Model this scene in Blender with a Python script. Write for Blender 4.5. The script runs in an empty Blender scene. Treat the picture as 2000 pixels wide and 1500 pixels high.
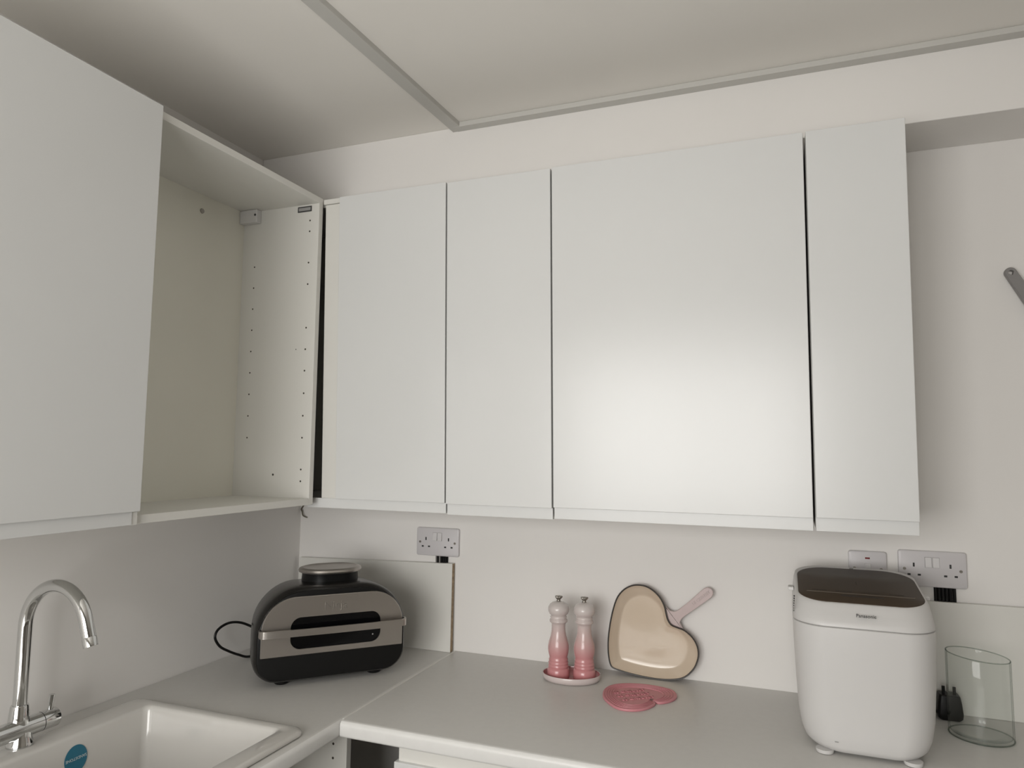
import bpy, bmesh, math, random
from mathutils import Vector, Matrix

random.seed(4)
C = bpy.context.scene.collection
H = 0.91                      # worktop height above the floor; heights below are given from the worktop

# ------------------------------------------------------------------ camera
yaw, pit, rol = -0.367065, 0.092209, 0.009969
fw = Vector((math.sin(yaw) * math.cos(pit), math.cos(yaw) * math.cos(pit), math.sin(pit)))
rt = Vector((math.cos(yaw), -math.sin(yaw), 0))
up = rt.cross(fw)
r2 = rt * math.cos(rol) + up * math.sin(rol)
u2 = -rt * math.sin(rol) + up * math.cos(rol)
cd = bpy.data.cameras.new('camera')
cd.sensor_fit = 'HORIZONTAL'
cd.sensor_width = 36.0
cd.lens = 1377.274 * 36 / 2000
cd.clip_start = 0.02
cam = bpy.data.objects.new('camera', cd)
M = Matrix.Identity(4)
for i in range(3):
    M[i][0], M[i][1], M[i][2] = r2[i], u2[i], -fw[i]
M[0][3], M[1][3], M[2][3] = 1.53663, -2.00977, 0.6135 + H
cam.matrix_world = M
C.objects.link(cam)
bpy.context.scene.camera = cam

# ------------------------------------------------------------------ world, daylight, exposure
world = bpy.data.worlds.new('world')
bpy.context.scene.world = world
world.use_nodes = True
world.node_tree.nodes['Background'].inputs[0].default_value = (0.80, 0.88, 1.0, 1)
world.node_tree.nodes['Background'].inputs[1].default_value = 1.0
WX0, WX1, WZ0, WZ1, WY = 0.22, 1.74, 0.88, 1.98, -2.95      # the window behind the camera
ld = bpy.data.lights.new('window_daylight', 'AREA')
ld.shape = 'RECTANGLE'
ld.size, ld.size_y = WX1 - WX0, WZ1 - WZ0
ld.energy = 52
ld.color = (1.0, 0.975, 0.934)
lo = bpy.data.objects.new('window_daylight', ld)
lo.location = ((WX0 + WX1) / 2, WY - 0.14, (WZ0 + WZ1) / 2)
lo.rotation_euler = (math.radians(90), 0, 0)
C.objects.link(lo)
vs = bpy.context.scene.view_settings
vs.view_transform = 'Standard'
vs.look = 'None'
vs.gamma = 1.0
vs.use_curve_mapping = False
vs.exposure = 0.0
bpy.context.scene.cycles.transparent_max_bounces = 32      # the vase alone puts eight glass faces in a light path

# ------------------------------------------------------------------ materials
def mat(name, col, rough=0.5, metal=0.0, bump=0.0, bscale=60.0, vary=0.0, vscale=3.0, coat=0.0, spec=0.5, stretch=None):
    m = bpy.data.materials.new(name)
    m.use_nodes = True
    nt = m.node_tree
    b = nt.nodes['Principled BSDF']
    b.inputs['Base Color'].default_value = (*col, 1)
    b.inputs['Roughness'].default_value = rough
    b.inputs['Metallic'].default_value = metal
    b.inputs['Coat Weight'].default_value = coat
    b.inputs['Coat Roughness'].default_value = 0.08
    b.inputs['Specular IOR Level'].default_value = spec
    tc = nt.nodes.new('ShaderNodeTexCoord')
    src = tc.outputs['Object']
    if stretch:
        mp = nt.nodes.new('ShaderNodeMapping')
        mp.inputs['Scale'].default_value = stretch
        nt.links.new(src, mp.inputs['Vector'])
        src = mp.outputs['Vector']
    if bump:
        n = nt.nodes.new('ShaderNodeTexNoise')
        n.inputs['Scale'].default_value = bscale
        n.inputs['Detail'].default_value = 4
        nt.links.new(src, n.inputs['Vector'])
        bp = nt.nodes.new('ShaderNodeBump')
        bp.inputs['Strength'].default_value = bump
        bp.inputs['Distance'].default_value = 0.002
        nt.links.new(n.outputs['Fac'], bp.inputs['Height'])
        nt.links.new(bp.outputs['Normal'], b.inputs['Normal'])
    n2 = nt.nodes.new('ShaderNodeTexNoise')
    n2.inputs['Scale'].default_value = vscale
    n2.inputs['Detail'].default_value = 5
    nt.links.new(src, n2.inputs['Vector'])
    rp = nt.nodes.new('ShaderNodeValToRGB')
    v = vary or 0.02
    rp.color_ramp.elements[0].position = 0.3
    rp.color_ramp.elements[1].position = 0.7
    rp.color_ramp.elements[0].color = (*[c * (1 - v) for c in col], 1)
    rp.color_ramp.elements[1].color = (*[min(1, c * (1 + v)) for c in col], 1)
    nt.links.new(n2.outputs['Fac'], rp.inputs['Fac'])
    nt.links.new(rp.outputs['Color'], b.inputs['Base Color'])
    return m

def ramp_mat(name, stops, z0, z1, rough=0.24, coat=0.25):
    """enamel whose colour fades along the object's own height"""
    m = bpy.data.materials.new(name)
    m.use_nodes = True
    nt = m.node_tree
    b = nt.nodes['Principled BSDF']
    b.inputs['Roughness'].default_value = rough
    b.inputs['Coat Weight'].default_value = coat
    tc = nt.nodes.new('ShaderNodeTexCoord')
    sp = nt.nodes.new('ShaderNodeSeparateXYZ')
    nt.links.new(tc.outputs['Object'], sp.inputs[0])
    mr = nt.nodes.new('ShaderNodeMapRange')
    mr.inputs['From Min'].default_value = z0
    mr.inputs['From Max'].default_value = z1
    nt.links.new(sp.outputs['Z'], mr.inputs['Value'])
    rp = nt.nodes.new('ShaderNodeValToRGB')
    el = rp.color_ramp.elements
    el[0].position, el[0].color = stops[0][0], (*stops[0][1], 1)
    el[1].position, el[1].color = stops[-1][0], (*stops[-1][1], 1)
    for p, c in stops[1:-1]:
        e = el.new(p)
        e.color = (*c, 1)
    nt.links.new(mr.outputs[0], rp.inputs['Fac'])
    nt.links.new(rp.outputs['Color'], b.inputs['Base Color'])
    return m

def glass_mat(name, face=(0.978, 0.984, 0.98), edge=(0.42, 0.46, 0.44)):
    """thin clear glass: lets light through, mirrors at grazing angles, greener and darker where seen edge-on"""
    m = bpy.data.materials.new(name)
    m.use_nodes = True
    nt = m.node_tree
    out = nt.nodes['Material Output']
    nt.nodes.remove(nt.nodes['Principled BSDF'])
    lw = nt.nodes.new('ShaderNodeLayerWeight')
    lw.inputs['Blend'].default_value = 0.5
    rp = nt.nodes.new('ShaderNodeValToRGB')
    rp.color_ramp.elements[0].position = 0.72
    rp.color_ramp.elements[0].color = (*face, 1)
    rp.color_ramp.elements[1].position = 1.0
    rp.color_ramp.elements[1].color = (*edge, 1)
    nt.links.new(lw.outputs['Facing'], rp.inputs['Fac'])
    t = nt.nodes.new('ShaderNodeBsdfTransparent')
    nt.links.new(rp.outputs['Color'], t.inputs['Color'])
    g = nt.nodes.new('ShaderNodeBsdfGlossy')
    g.inputs['Roughness'].default_value = 0.03
    fr = nt.nodes.new('ShaderNodeValToRGB')
    fr.color_ramp.elements[0].position = 0.0
    fr.color_ramp.elements[0].color = (0.022, 0.022, 0.022, 1)
    fr.color_ramp.elements[1].position = 1.0
    fr.color_ramp.elements[1].color = (0.45, 0.45, 0.45, 1)
    e = fr.color_ramp.elements.new(0.75)
    e.color = (0.04, 0.04, 0.04, 1)
    nt.links.new(lw.outputs['Facing'], fr.inputs['Fac'])
    mx = nt.nodes.new('ShaderNodeMixShader')
    nt.links.new(fr.outputs[0], mx.inputs[0])
    nt.links.new(t.outputs[0], mx.inputs[1])
    nt.links.new(g.outputs[0], mx.inputs[2])
    nt.links.new(mx.outputs[0], out.inputs['Surface'])
    return m

def pane_mat(name):
    m = bpy.data.materials.new(name)
    m.use_nodes = True
    nt = m.node_tree
    out = nt.nodes['Material Output']
    t = nt.nodes.new('ShaderNodeBsdfTransparent')
    g = nt.nodes.new('ShaderNodeBsdfGlossy')
    g.inputs['Roughness'].default_value = 0.02
    mx = nt.nodes.new('ShaderNodeMixShader')
    mx.inputs[0].default_value = 0.05
    nt.links.new(t.outputs[0], mx.inputs[1])
    nt.links.new(g.outputs[0], mx.inputs[2])
    nt.links.new(mx.outputs[0], out.inputs['Surface'])
    return m

WALL = mat('matt_wall_paint', (0.80, 0.78, 0.755), 0.85, bump=0.12, bscale=35, vary=0.015, vscale=2.5)
CEIL = mat('ceiling_paint', (0.83, 0.805, 0.76), 0.9, bump=0.08, bscale=25, vary=0.015)
TRIM = mat('trunking_plastic', (0.56, 0.55, 0.52), 0.6)
TAUPE = mat('taupe_wall_paint', (0.46, 0.435, 0.395), 0.85, bump=0.1, bscale=35)
FRAMEW = mat('white_window_frame', (0.76, 0.76, 0.75), 0.4)
FLOOR = mat('floor_vinyl', (0.20, 0.18, 0.155), 0.5, vary=0.15, vscale=6)
DOOR = mat('white_gloss_door', (0.695, 0.70, 0.692), 0.26, vary=0.008, coat=0.0, spec=0.5, bump=0.015, bscale=5)
CARC = mat('white_melamine', (0.72, 0.71, 0.67), 0.45, vary=0.01)
BACKP = mat('cream_backing_board', (0.80, 0.785, 0.70), 0.6, vary=0.02)
WORK = mat('pale_grey_laminate', (0.62, 0.61, 0.585), 0.36, bump=0.02, bscale=260, vary=0.015, vscale=60)
WEDGE = mat('worktop_edge_laminate', (0.76, 0.755, 0.735), 0.35, vary=0.02, vscale=40)
CERAM = mat('white_ceramic', (0.60, 0.585, 0.555), 0.13, coat=0.4)
CHROME = mat('chrome', (0.66, 0.665, 0.66), 0.07, 1.0)
DARKGAP = mat('rubber_and_slot_shade', (0.02, 0.02, 0.02), 0.6)  # rubber seals; on slots this dark stands in for shade inside the openings
SOCK = mat('socket_plastic', (0.60, 0.58, 0.59), 0.35)
SOCKSW = mat('rocker_plastic', (0.66, 0.645, 0.645), 0.3)
BLACK = mat('black_plastic', (0.008, 0.008, 0.008), 0.35, spec=0.22)
BLACKG = mat('black_gloss_plastic', (0.020, 0.019, 0.018), 0.28, coat=0.25)
SHELL = mat('charcoal_shell', (0.014, 0.013, 0.012), 0.26, 0.2, coat=0.1, spec=0.4)
STEEL = mat('brushed_steel', (0.50, 0.47, 0.44), 0.34, 1.0, bump=0.03, bscale=300, stretch=(0.04, 1, 1))
STEELD = mat('embossed_steel', (0.40, 0.375, 0.35), 0.4, 1.0)
SMOKE = mat('dark_window_glass', (0.003, 0.003, 0.0035), 0.10, spec=0.25)
BMWHITE = mat('white_satin_plastic', (0.645, 0.635, 0.625), 0.38, vary=0.008)
BROWN = mat('brown_lid_panel', (0.070, 0.052, 0.037), 0.38, vary=0.03, spec=0.07)
BROWND = mat('brown_lid_print', (0.042, 0.032, 0.024), 0.4, spec=0.07)
PRINT = mat('black_print', (0.03, 0.03, 0.032), 0.5)
CREAMEN = mat('cream_enamel', (0.66, 0.555, 0.44), 0.14, vary=0.03, coat=0.3)
PINKEN = mat('pale_pink_enamel', (0.54, 0.435, 0.425), 0.30, coat=0.1)
IRON = mat('dark_iron_rim', (0.035, 0.030, 0.026), 0.4)
SILI = mat('pink_silicone', (0.60, 0.245, 0.275), 0.45, vary=0.03)
TRAYO = mat('pale_stoneware_glaze', (0.62, 0.54, 0.525), 0.2, coat=0.3)
TRAYI = mat('pink_stoneware_glaze', (0.55, 0.22, 0.23), 0.25, coat=0.3)
PEWTER = mat('pewter_knob', (0.33, 0.31, 0.28), 0.35, 1.0)
CHIP = mat('raw_chipboard', (0.34, 0.255, 0.165), 0.85, bump=0.5, bscale=180, vary=0.35, vscale=90)
PINKLET = mat('pink_enamel_painted_glint', (0.62, 0.525, 0.515), 0.12, coat=0.5)  # handle enamel made lighter to imitate glints on the raised letters
GREYPL = mat('grey_utensil_plastic', (0.24, 0.23, 0.225), 0.45)
LABELG = mat('grey_label', (0.06, 0.06, 0.06), 0.5)
LABELL = mat('silver_label', (0.34, 0.335, 0.33), 0.4)
BLUE = mat('blue_sticker', (0.018, 0.16, 0.25), 0.35)
WHITEP = mat('white_print', (0.55, 0.65, 0.68), 0.5)
REDN = mat('red_neon_lens', (0.16, 0.01, 0.012), 0.25)
CABLEG = mat('grey_cable', (0.22, 0.21, 0.20), 0.5)
HOLE = mat('drilled_hole', (0.05, 0.045, 0.035), 0.9)
GLASS = glass_mat('clear_glass')
GLASSE = glass_mat('glass_seen_edge_on', (0.72, 0.75, 0.73), (0.34, 0.37, 0.36))
PANE = pane_mat('window_glass')
MILL = ramp_mat('ombre_pink_enamel', [(0.0, (0.60, 0.255, 0.265)), (0.28, (0.585, 0.275, 0.28)), (0.5, (0.60, 0.42, 0.405)),
                                      (0.72, (0.615, 0.535, 0.515)), (1.0, (0.64, 0.595, 0.575))], 0.0, 0.205)

# ------------------------------------------------------------------ mesh helpers
def link(name, me, m, parent=None, loc=None):
    o = bpy.data.objects.new(name, me)
    C.objects.link(o)
    if isinstance(m, (list, tuple)):
        for k in m:
            me.materials.append(k)
    elif m and not me.materials:
        me.materials.append(m)
    if parent:
        o.parent = parent
    if loc:
        o.location = loc
    return o

def smooth(me, ang=35):
    for p in me.polygons:
        p.use_smooth = True
    me.set_sharp_from_angle(angle=math.radians(ang))

def fin(name, bm, m, parent=None, loc=None, ang=35):
    bmesh.ops.recalc_face_normals(bm, faces=bm.faces)
    me = bpy.data.meshes.new(name)
    bm.to_mesh(me)
    bm.free()
    smooth(me, ang)
    return link(name, me, m, parent, loc)

def bbox(bm, a, b, bev=0.0, seg=2):
    vs_ = [bm.verts.new((x, y, z)) for x in (a[0], b[0]) for y in (a[1], b[1]) for z in (a[2], b[2])]
    fs = [bm.faces.new([vs_[i] for i in q]) for q in ((0, 1, 3, 2), (4, 6, 7, 5), (0, 4, 5, 1), (2, 3, 7, 6), (0, 2, 6, 4), (1, 5, 7, 3))]
    if bev:
        es = {e for f in fs for e in f.edges}
        bmesh.ops.bevel(bm, geom=list(es), offset=bev, segments=seg, affect='EDGES', profile=0.5)

def box(name, a, b, m, parent=None, bev=0.001, loc=None):
    bm = bmesh.new()
    bbox(bm, a, b, bev)
    return fin(name, bm, m, parent, loc, ang=8)

def loft(bm, rings, cap0=True, cap1=True, closed=True):
    R = [[bm.verts.new(p) for p in r] for r in rings]
    n = len(R[0])
    for i in range(len(R) - 1):
        for j in range(n if closed else n - 1):
            k = (j + 1) % n
            bm.faces.new((R[i][j], R[i][k], R[i + 1][k], R[i + 1][j]))
    if cap0:
        bm.faces.new(R[0][::-1])
    if cap1:
        bm.faces.new(R[-1])
    return R

def lathe(name, prof, m, parent=None, loc=None, n=40, ang=35, sx=1.0, sy=1.0):
    bm = bmesh.new()
    rings = [[(r * sx * math.cos(2 * math.pi * j / n), r * sy * math.sin(2 * math.pi * j / n), z) for j in range(n)] for r, z in prof]
    loft(bm, rings)
    return fin(name, bm, m, parent, loc, ang)

def rrect(hx, hy, r, n=8, cx=0.0, cy=0.0):
    """rounded rectangle; r one radius or four (++, -+, --, +-)"""
    rs = r if isinstance(r, (list, tuple)) else (r,) * 4
    out = []
    for q, (sx, sy) in enumerate(((1, 1), (-1, 1), (-1, -1), (1, -1))):
        rr = rs[q]
        ax, ay = cx + sx * (hx - rr), cy + sy * (hy - rr)
        for k in range(n + 1):
            a = math.pi / 2 * (q + k / n)
            out.append((ax + rr * math.cos(a), ay + rr * math.sin(a)))
    return out

def catmull(P, sub=8, closed=False):
    P = [Vector(p) for p in P]
    n = len(P)
    out = []
    for i in range(n if closed else n - 1):
        if closed:
            a, b, c, d = P[(i - 1) % n], P[i], P[(i + 1) % n], P[(i + 2) % n]
        else:
            a, b, c, d = P[max(i - 1, 0)], P[i], P[i + 1], P[min(i + 2, n - 1)]
        for k in range(sub):
            t = k / sub
            out.append(0.5 * ((2 * b) + (c - a) * t + (2 * a - 5 * b + 4 * c - d) * t * t + (3 * b - a - 3 * c + d) * t ** 3))
    if not closed:
        out.append(P[-1])
    return out

def tube_bm(bm, P, r, n=12, caps=True):
    P = [Vector(p) for p in P]
    rr = r if isinstance(r, (list, tuple)) else [r] * len(P)
    t0 = (P[1] - P[0]).normalized()
    ref = Vector((0, 0, 1)) if abs(t0.z) < 0.9 else Vector((1, 0, 0))
    nrm = (ref - t0 * ref.dot(t0)).normalized()
    rings = []
    for i, p in enumerate(P):
        t = (P[min(i + 1, len(P) - 1)] - P[max(i - 1, 0)]).normalized()
        nrm = (nrm - t * nrm.dot(t)).normalized()
        bn = t.cross(nrm)
        rings.append([p + (nrm * math.cos(2 * math.pi * j / n) + bn * math.sin(2 * math.pi * j / n)) * rr[i] for j in range(n)])
    loft(bm, rings, caps, caps)

def tube(name, P, r, m, parent=None, n=12):
    bm = bmesh.new()
    tube_bm(bm, P, r, n)
    return fin(name, bm, m, parent)

def prism(name, pts, m, parent, f, d0, d1, bev=0.0):
    """outline pts in a plane; f(u, v, d) -> point; d0 back, d1 front, front edge softened by bev"""
    bm = bmesh.new()
    rings = [[f(u, v, d0) for u, v in pts]]
    if bev:
        cx = sum(p[0] for p in pts) / len(pts)
        cy = sum(p[1] for p in pts) / len(pts)
        ins = inset(pts, bev)
        rings += [[f(u, v, d1 - bev * (1 if d1 > d0 else -1)) for u, v in pts], [f(u, v, d1) for u, v in ins]]
    else:
        rings.append([f(u, v, d1) for u, v in pts])
    loft(bm, rings)
    return fin(name, bm, m, parent)

def inset(pts, d):
    """move a closed counter- or clockwise outline inwards by d"""
    n = len(pts)
    area = sum(pts[i][0] * pts[(i + 1) % n][1] - pts[(i + 1) % n][0] * pts[i][1] for i in range(n))
    s = 1 if area > 0 else -1
    out = []
    for i in range(n):
        a, b, c = Vector(pts[i - 1]).to_2d(), Vector(pts[i]).to_2d(), Vector(pts[(i + 1) % n]).to_2d()
        e1, e2 = (b - a), (c - b)
        if e1.length < 1e-9 or e2.length < 1e-9:
            out.append((b.x, b.y))
            continue
        e1.normalize()
        e2.normalize()
        n1, n2 = Vector((-e1.y, e1.x)) * s, Vector((-e2.y, e2.x)) * s
        k = n1 + n2
        k = k / max(0.35, k.length_squared / 2)
        out.append((b.x + k.x * d, b.y + k.y * d))
    return out

def text(name, body, size, m, parent, mw, depth=0.0004, align='CENTER'):
    cu = bpy.data.curves.new(name, 'FONT')
    cu.body = body
    cu.size = size
    cu.align_x = align
    cu.align_y = 'CENTER'
    cu.extrude = depth
    cu.resolution_u = 3
    t = bpy.data.objects.new(name + '_tmp', cu)
    C.objects.link(t)
    dg = bpy.context.evaluated_depsgraph_get()
    me = bpy.data.meshes.new_from_object(t.evaluated_get(dg))
    bpy.data.objects.remove(t)
    me.materials.clear()
    o = link(name, me, m, parent)
    o.matrix_local = mw
    return o

def frame_mat(origin, xdir, ydir):
    x = Vector(xdir).normalized()
    y = Vector(ydir).normalized()
    z = x.cross(y)
    y = z.cross(x)
    m = Matrix.Identity(4)
    for i in range(3):
        m[i][0], m[i][1], m[i][2], m[i][3] = x[i], y[i], z[i], origin[i]
    return m

def thing(name, label, cat, loc=(0, 0, 0), rz=0.0, rx=0.0, group=None):
    o = bpy.data.objects.new(name, None)
    o.empty_display_size = 0.05
    C.objects.link(o)
    o.location = (loc[0], loc[1], loc[2] + H)
    o.rotation_euler = (rx, 0, rz)
    return tag(o, label, cat, group)

def tag(o, label, cat, group=None):
    o['label'] = label
    o['category'] = cat
    if group:
        o['group'] = group
    return o

def struct(o, label=None):
    o['kind'] = 'structure'
    if label:
        o['label'] = label
    return o

# ------------------------------------------------------------------ the room
CZ = 1.567 + H
RX, FY = 3.3, WY
struct(box('floor', (-0.2, FY - 0.2, -0.05), (RX + 0.1, 0.1, 0), FLOOR, bev=0), 'dark grey vinyl floor')
struct(box('ceiling', (-0.2, FY - 0.2, CZ), (RX + 0.1, 0.1, CZ + 0.05), CEIL, bev=0), 'off-white painted ceiling')
bm = bmesh.new()
bbox(bm, (-0.2, FY - 0.2, 0), (0, 0.1, 1.28 + H))
bbox(bm, (-0.2, FY - 0.2, 1.28 + H), (-0.065, 0.1, CZ))
struct(fin('wall_left', bm, WALL), 'plain off-white wall behind the sink')
struct(box('wall_back', (0, 0, 0), (RX, 0.1, CZ), WALL, bev=0), 'plain white wall behind the worktop')
struct(box('wall_upper', (-0.064, -0.184, 1.388 + H), (RX, -0.0005, CZ), WALL, bev=0.002), 'boxed-out white wall section above the wall cabinets')
struct(box('wall_right', (RX, FY - 0.2, 0), (RX + 0.1, 0.1, CZ), TAUPE, bev=0), 'taupe painted wall out of view')
bm = bmesh.new()
for a, b in (((0, 0), (WX0, CZ)), ((WX1, 0), (RX, CZ)), ((WX0, 0), (WX1, WZ0)), ((WX0, WZ1), (WX1, CZ))):
    bbox(bm, (a[0], FY - 0.2, a[1]), (b[0], FY, b[1]))
struct(fin('wall_front', bm, TAUPE), 'taupe wall with the window behind the viewer')
win = bpy.data.objects.new('window_1', None)
C.objects.link(win)
win.location = ((WX0 + WX1) / 2, FY - 0.06, WZ0)
struct(win, 'white framed kitchen window')
ww, wh = (WX1 - WX0) / 2, WZ1 - WZ0
for nm, a, b in (('window_frame', (-ww, -0.03, 0), (-ww + 0.05, 0.03, wh)), ('window_frame', (ww - 0.05, -0.03, 0), (ww, 0.03, wh)),
                 ('window_frame', (-ww + 0.05, -0.03, 0), (ww - 0.05, 0.03, 0.05)), ('window_frame', (-ww + 0.05, -0.03, wh - 0.05), (ww - 0.05, 0.03, wh)),
                 ('window_mullion', (0.12, -0.03, 0.05), (0.17, 0.03, wh - 0.05))):
    box(nm, a, b, FRAMEW, win, 0.003)
for a, b in ((-ww + 0.05, 0.12), (0.17, ww - 0.05)):
    box('window_pane', (a, -0.004, 0.05), (b, 0.004, wh - 0.05), PANE, win, 0)

# plastic trunking on the ceiling and along the top of the boxed-out wall
bm = bmesh.new()
loft(bm, [[(xc - 0.018, y, CZ), (xc - 0.018, y, CZ - 0.0135), (xc - 0.0175, y, CZ - 0.014), (xc + 0.0175, y, CZ - 0.014), (xc + 0.018, y, CZ - 0.0135), (xc + 0.018, y, CZ)]
          for xc, y in ((0.6565, -0.1845), (0.585, -1.70))])
struct(fin('trim_1', bm, TRIM, ang=20), 'narrow grey-white trunking running across the ceiling')
bm = bmesh.new()
loft(bm, [[(x, -0.1845, CZ + dz), (x, -0.2140, CZ + dz), (x, -0.2145, CZ - 0.0005 + dz), (x, -0.2145, CZ - 0.0140 + dz), (x, -0.2140, CZ - 0.0145 + dz), (x, -0.1845, CZ - 0.0145 + dz)]
          for x, dz in ((0.655, -0.0005), (RX, -0.0005))])
struct(fin('trim_2', bm, TRIM, ang=20), 'narrow trunking along the top of the wall under the ceiling')

# ------------------------------------------------------------------ wall cabinets on the back wall (they lean out slightly at the top)
ZB, HC, LEAN = 0.4427, 0.890, 0.0314
def back_cabinet(x0, x1, dx0, dx1, label, ddz=0.0, filler=False, zr=0.0, ext=0.0):
    t = thing('wall_cabinet', label, 'cabinet', (x0, -0.32, ZB), rx=LEAN)
    w = x1 - x0
    g = 0.002
    for nm, a, b in (('side_panel', (g - ext, 0.020, 0.003), (g - ext + 0.018, 0.305, HC - 0.001)),
                     ('side_panel', (w - g - 0.018, 0.020, 0.003), (w - g, 0.305, HC - 0.001)),
                     ('top_panel', (g - ext + 0.018, 0.020, HC - 0.019), (w - g - 0.018, 0.305, HC - 0.001)),
                     ('bottom_panel', (g - ext + 0.018, 0.020, 0.003), (w - g - 0.018, 0.305, 0.021)),
                     ('back_panel', (g - ext + 0.018, 0.285, 0.021), (w - g - 0.018, 0.293, HC - 0.019))):
        box(nm, a, b, CARC, t, 0.0008)
    d = box('door', (dx0 - x0, 0, 0.0275 + ddz), (dx1 - x0, 0.018, HC + ddz), DOOR, t, 0.0012)
    box('bottom_rail', ((dx0 - x0 if not filler else -0.050), 0.0092, zr), (dx1 - x0, 0.0198, 0.0273 + ddz), DOOR, t, 0.0006)
    if filler:
        box('filler_strip', (0.0, 0.0075, 0.0275), (dx0 - x0 - 0.001, 0.0198, HC - 0.0165), CARC, t, 0.001)
        box('top_strip', (-0.005, 0.004, HC - 0.0155), (dx0 - x0 - 0.001, 0.0198, HC - 0.001), CARC, t, 0.001)
    return t
back_cabinet(0.308, 0.7018, 0.3597, 0.6998, 'tall white wall cabinet in the corner beside the dark gap, with a filler strip', filler=True, ext=0.29)
back_cabinet(0.7018, 0.998, 0.7038, 0.9960, 'narrow white wall cabinet between the corner cabinet and the wide glossy cabinet', -0.002, zr=-0.003)
back_cabinet(0.998, 1.5965, 1.0000, 1.5935, 'widest white wall cabinet with a glossy door reflecting the window', 0.0, zr=-0.001)
back_cabinet(1.5965, 1.799, 1.5995, 1.7975, 'narrowest white wall cabinet at the right end of the row', 0.001, zr=-0.001)

# ------------------------------------------------------------------ wall cabinets on the left wall
ZT, ZBL = 1.3345, 0.4535
HL = ZT - ZBL
def side_cab(name, y0, y1, label):
    t = thing(name, label, 'cabinet', (0.0, (y0 + y1) / 2, ZBL))
    w = (y1 - y0) / 2
    box('side_panel', (0.004, w - 0.018, 0), (0.30, w, HL), CARC, t, 0.0008)
    box('side_panel', (0.004, -w, 0), (0.30, -w + 0.018, HL), CARC, t, 0.0008)
    box('top_panel', (0.004, -w + 0.018, HL - 0.0175), (0.30, w - 0.018, HL), CARC, t, 0.0008)
    box('bottom_panel', (0.004, -w + 0.018, 0), (0.30, w - 0.018, 0.018), CARC, t, 0.0008)
    box('back_panel', (0.020, -w + 0.018, 0.018), (0.030, w - 0.018, HL - 0.0175), BACKP, t, 0)
    return t, w
t, w = side_cab('open_wall_cabinet', -0.942, -0.342, 'open white wall cabinet without a door, empty inside, beside the corner')
yi = w - 0.018            # inner face of the side panel next to the corner
bm = bmesh.new()
zs = [1.2686, 1.2364, 1.1438, 1.0807, 0.9538, 0.8917, 0.8301, 0.7657, 0.7019, 0.6398, 0.5509, 0.5181]
hl = [(0.2695, z, 0.0027) for z in zs] + [(0.0755, 1.1466 - 0.0634 * k, 0.0024) for k in range(9)] + [(0.1738, 0.5345, 0.0032), (0.237, 0.8925, 0.0016)]
for x, z, r in hl:
    c = [(x + r * math.cos(a * math.pi / 5), z + r * math.sin(a * math.pi / 5)) for a in range(10)]
    loft(bm, [[(u, yi + 0.001, v - ZBL) for u, v in c], [(u, yi - 0.0003, v - ZBL) for u, v in c]])
o = fin('shelf_peg_holes', bm, HOLE, t)
o['kind'] = 'stuff'
o['label'] = 'rows of small drilled shelf holes'
lb = box('maker_label', (0.2255, yi - 0.0012, 1.2955 - ZBL), (0.2745, yi, 1.3125 - ZBL), LABELG, t, 0.0006)
lb['label'] = 'small grey rectangular label'
box('label_plate', (0.2295, yi - 0.0016, 1.2995 - ZBL), (0.2705, yi - 0.0012, 1.3085 - ZBL), LABELL, lb, 0)
hb = box('hanger_bracket', (0.030, yi - 0.022, 1.277 - ZBL), (0.094, yi, 1.3168 - ZBL), BMWHITE, t, 0.003)
bm = bmesh.new()
tube_bm(bm, [(0.0885, yi - 0.0215, 1.299 - ZBL), (0.0885, yi - 0.0232, 1.299 - ZBL)], 0.0035, 10)
fin('bracket_screw', bm, LABELG, hb)
bm = bmesh.new()
tube_bm(bm, [(0.0295, -0.5265 + 0.642, 1.270 - ZBL), (0.0325, -0.5265 + 0.642, 1.270 - ZBL)], [0.0075, 0.0065], 16)
fin('screw_cap', bm, STEELD, t)
box('door_frame_filler', (0.3002, -w, 0.0), (0.310, -w + 0.0135, 0.0265), CARC, t, 0.0008)

t, w = side_cab('closed_wall_cabinet', -1.543, -0.943, 'white wall cabinet with a closed flat door at the left edge, above the sink')
box('door', (0.302, -w - 0.002, 0.0275), (0.320, w + 0.012, HL + 0.001), DOOR, t, 0.0012)
box('bottom_rail', (0.3002, -w - 0.002, 0.001), (0.312, w, 0.0273), DOOR, t, 0.0006)

# loose metal hook in the corner under the cabinets
tag(tube('wire_hook', catmull([(0.012, -0.001, 0.418 + H), (0.006, -0.006, 0.405 + H), (0.012, -0.010, 0.398 + H), (0.016, -0.010, 0.385 + H), (0.022, -0.004, 0.379 + H), (0.028, -0.0005, 0.377 + H)], 6),
         0.0024, mat('tarnished_wire', (0.16, 0.15, 0.11), 0.5, 0.6), None, 8), 'small bent metal hook in the wall corner under the cabinets', 'hook')

# ------------------------------------------------------------------ worktops
XS, YF, TH = 0.588, -0.604, 0.036
SKX0, SKX1, SKY0, SKY1 = 0.075, 0.566, -1.62, -0.690       # outer sink rim
def edge_profile(front, s):
    """cross-section of a postformed worktop: list of (distance, z), from back top round the front to back bottom"""
    r = 0.012
    P = [(0, 0)]
    for k in range(7):
        a = math.pi / 2 * (1 - k / 6)
        P.append((front - r + r * math.cos(a), -r + r * math.sin(a)))
    for k in range(4):
        a = -math.pi / 2 * k / 3
        P.append((front - 0.006 + 0.006 * math.cos(a), -TH + 0.006 + 0.006 * math.sin(a)))
    P.append((0, -TH))
    return P
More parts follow.
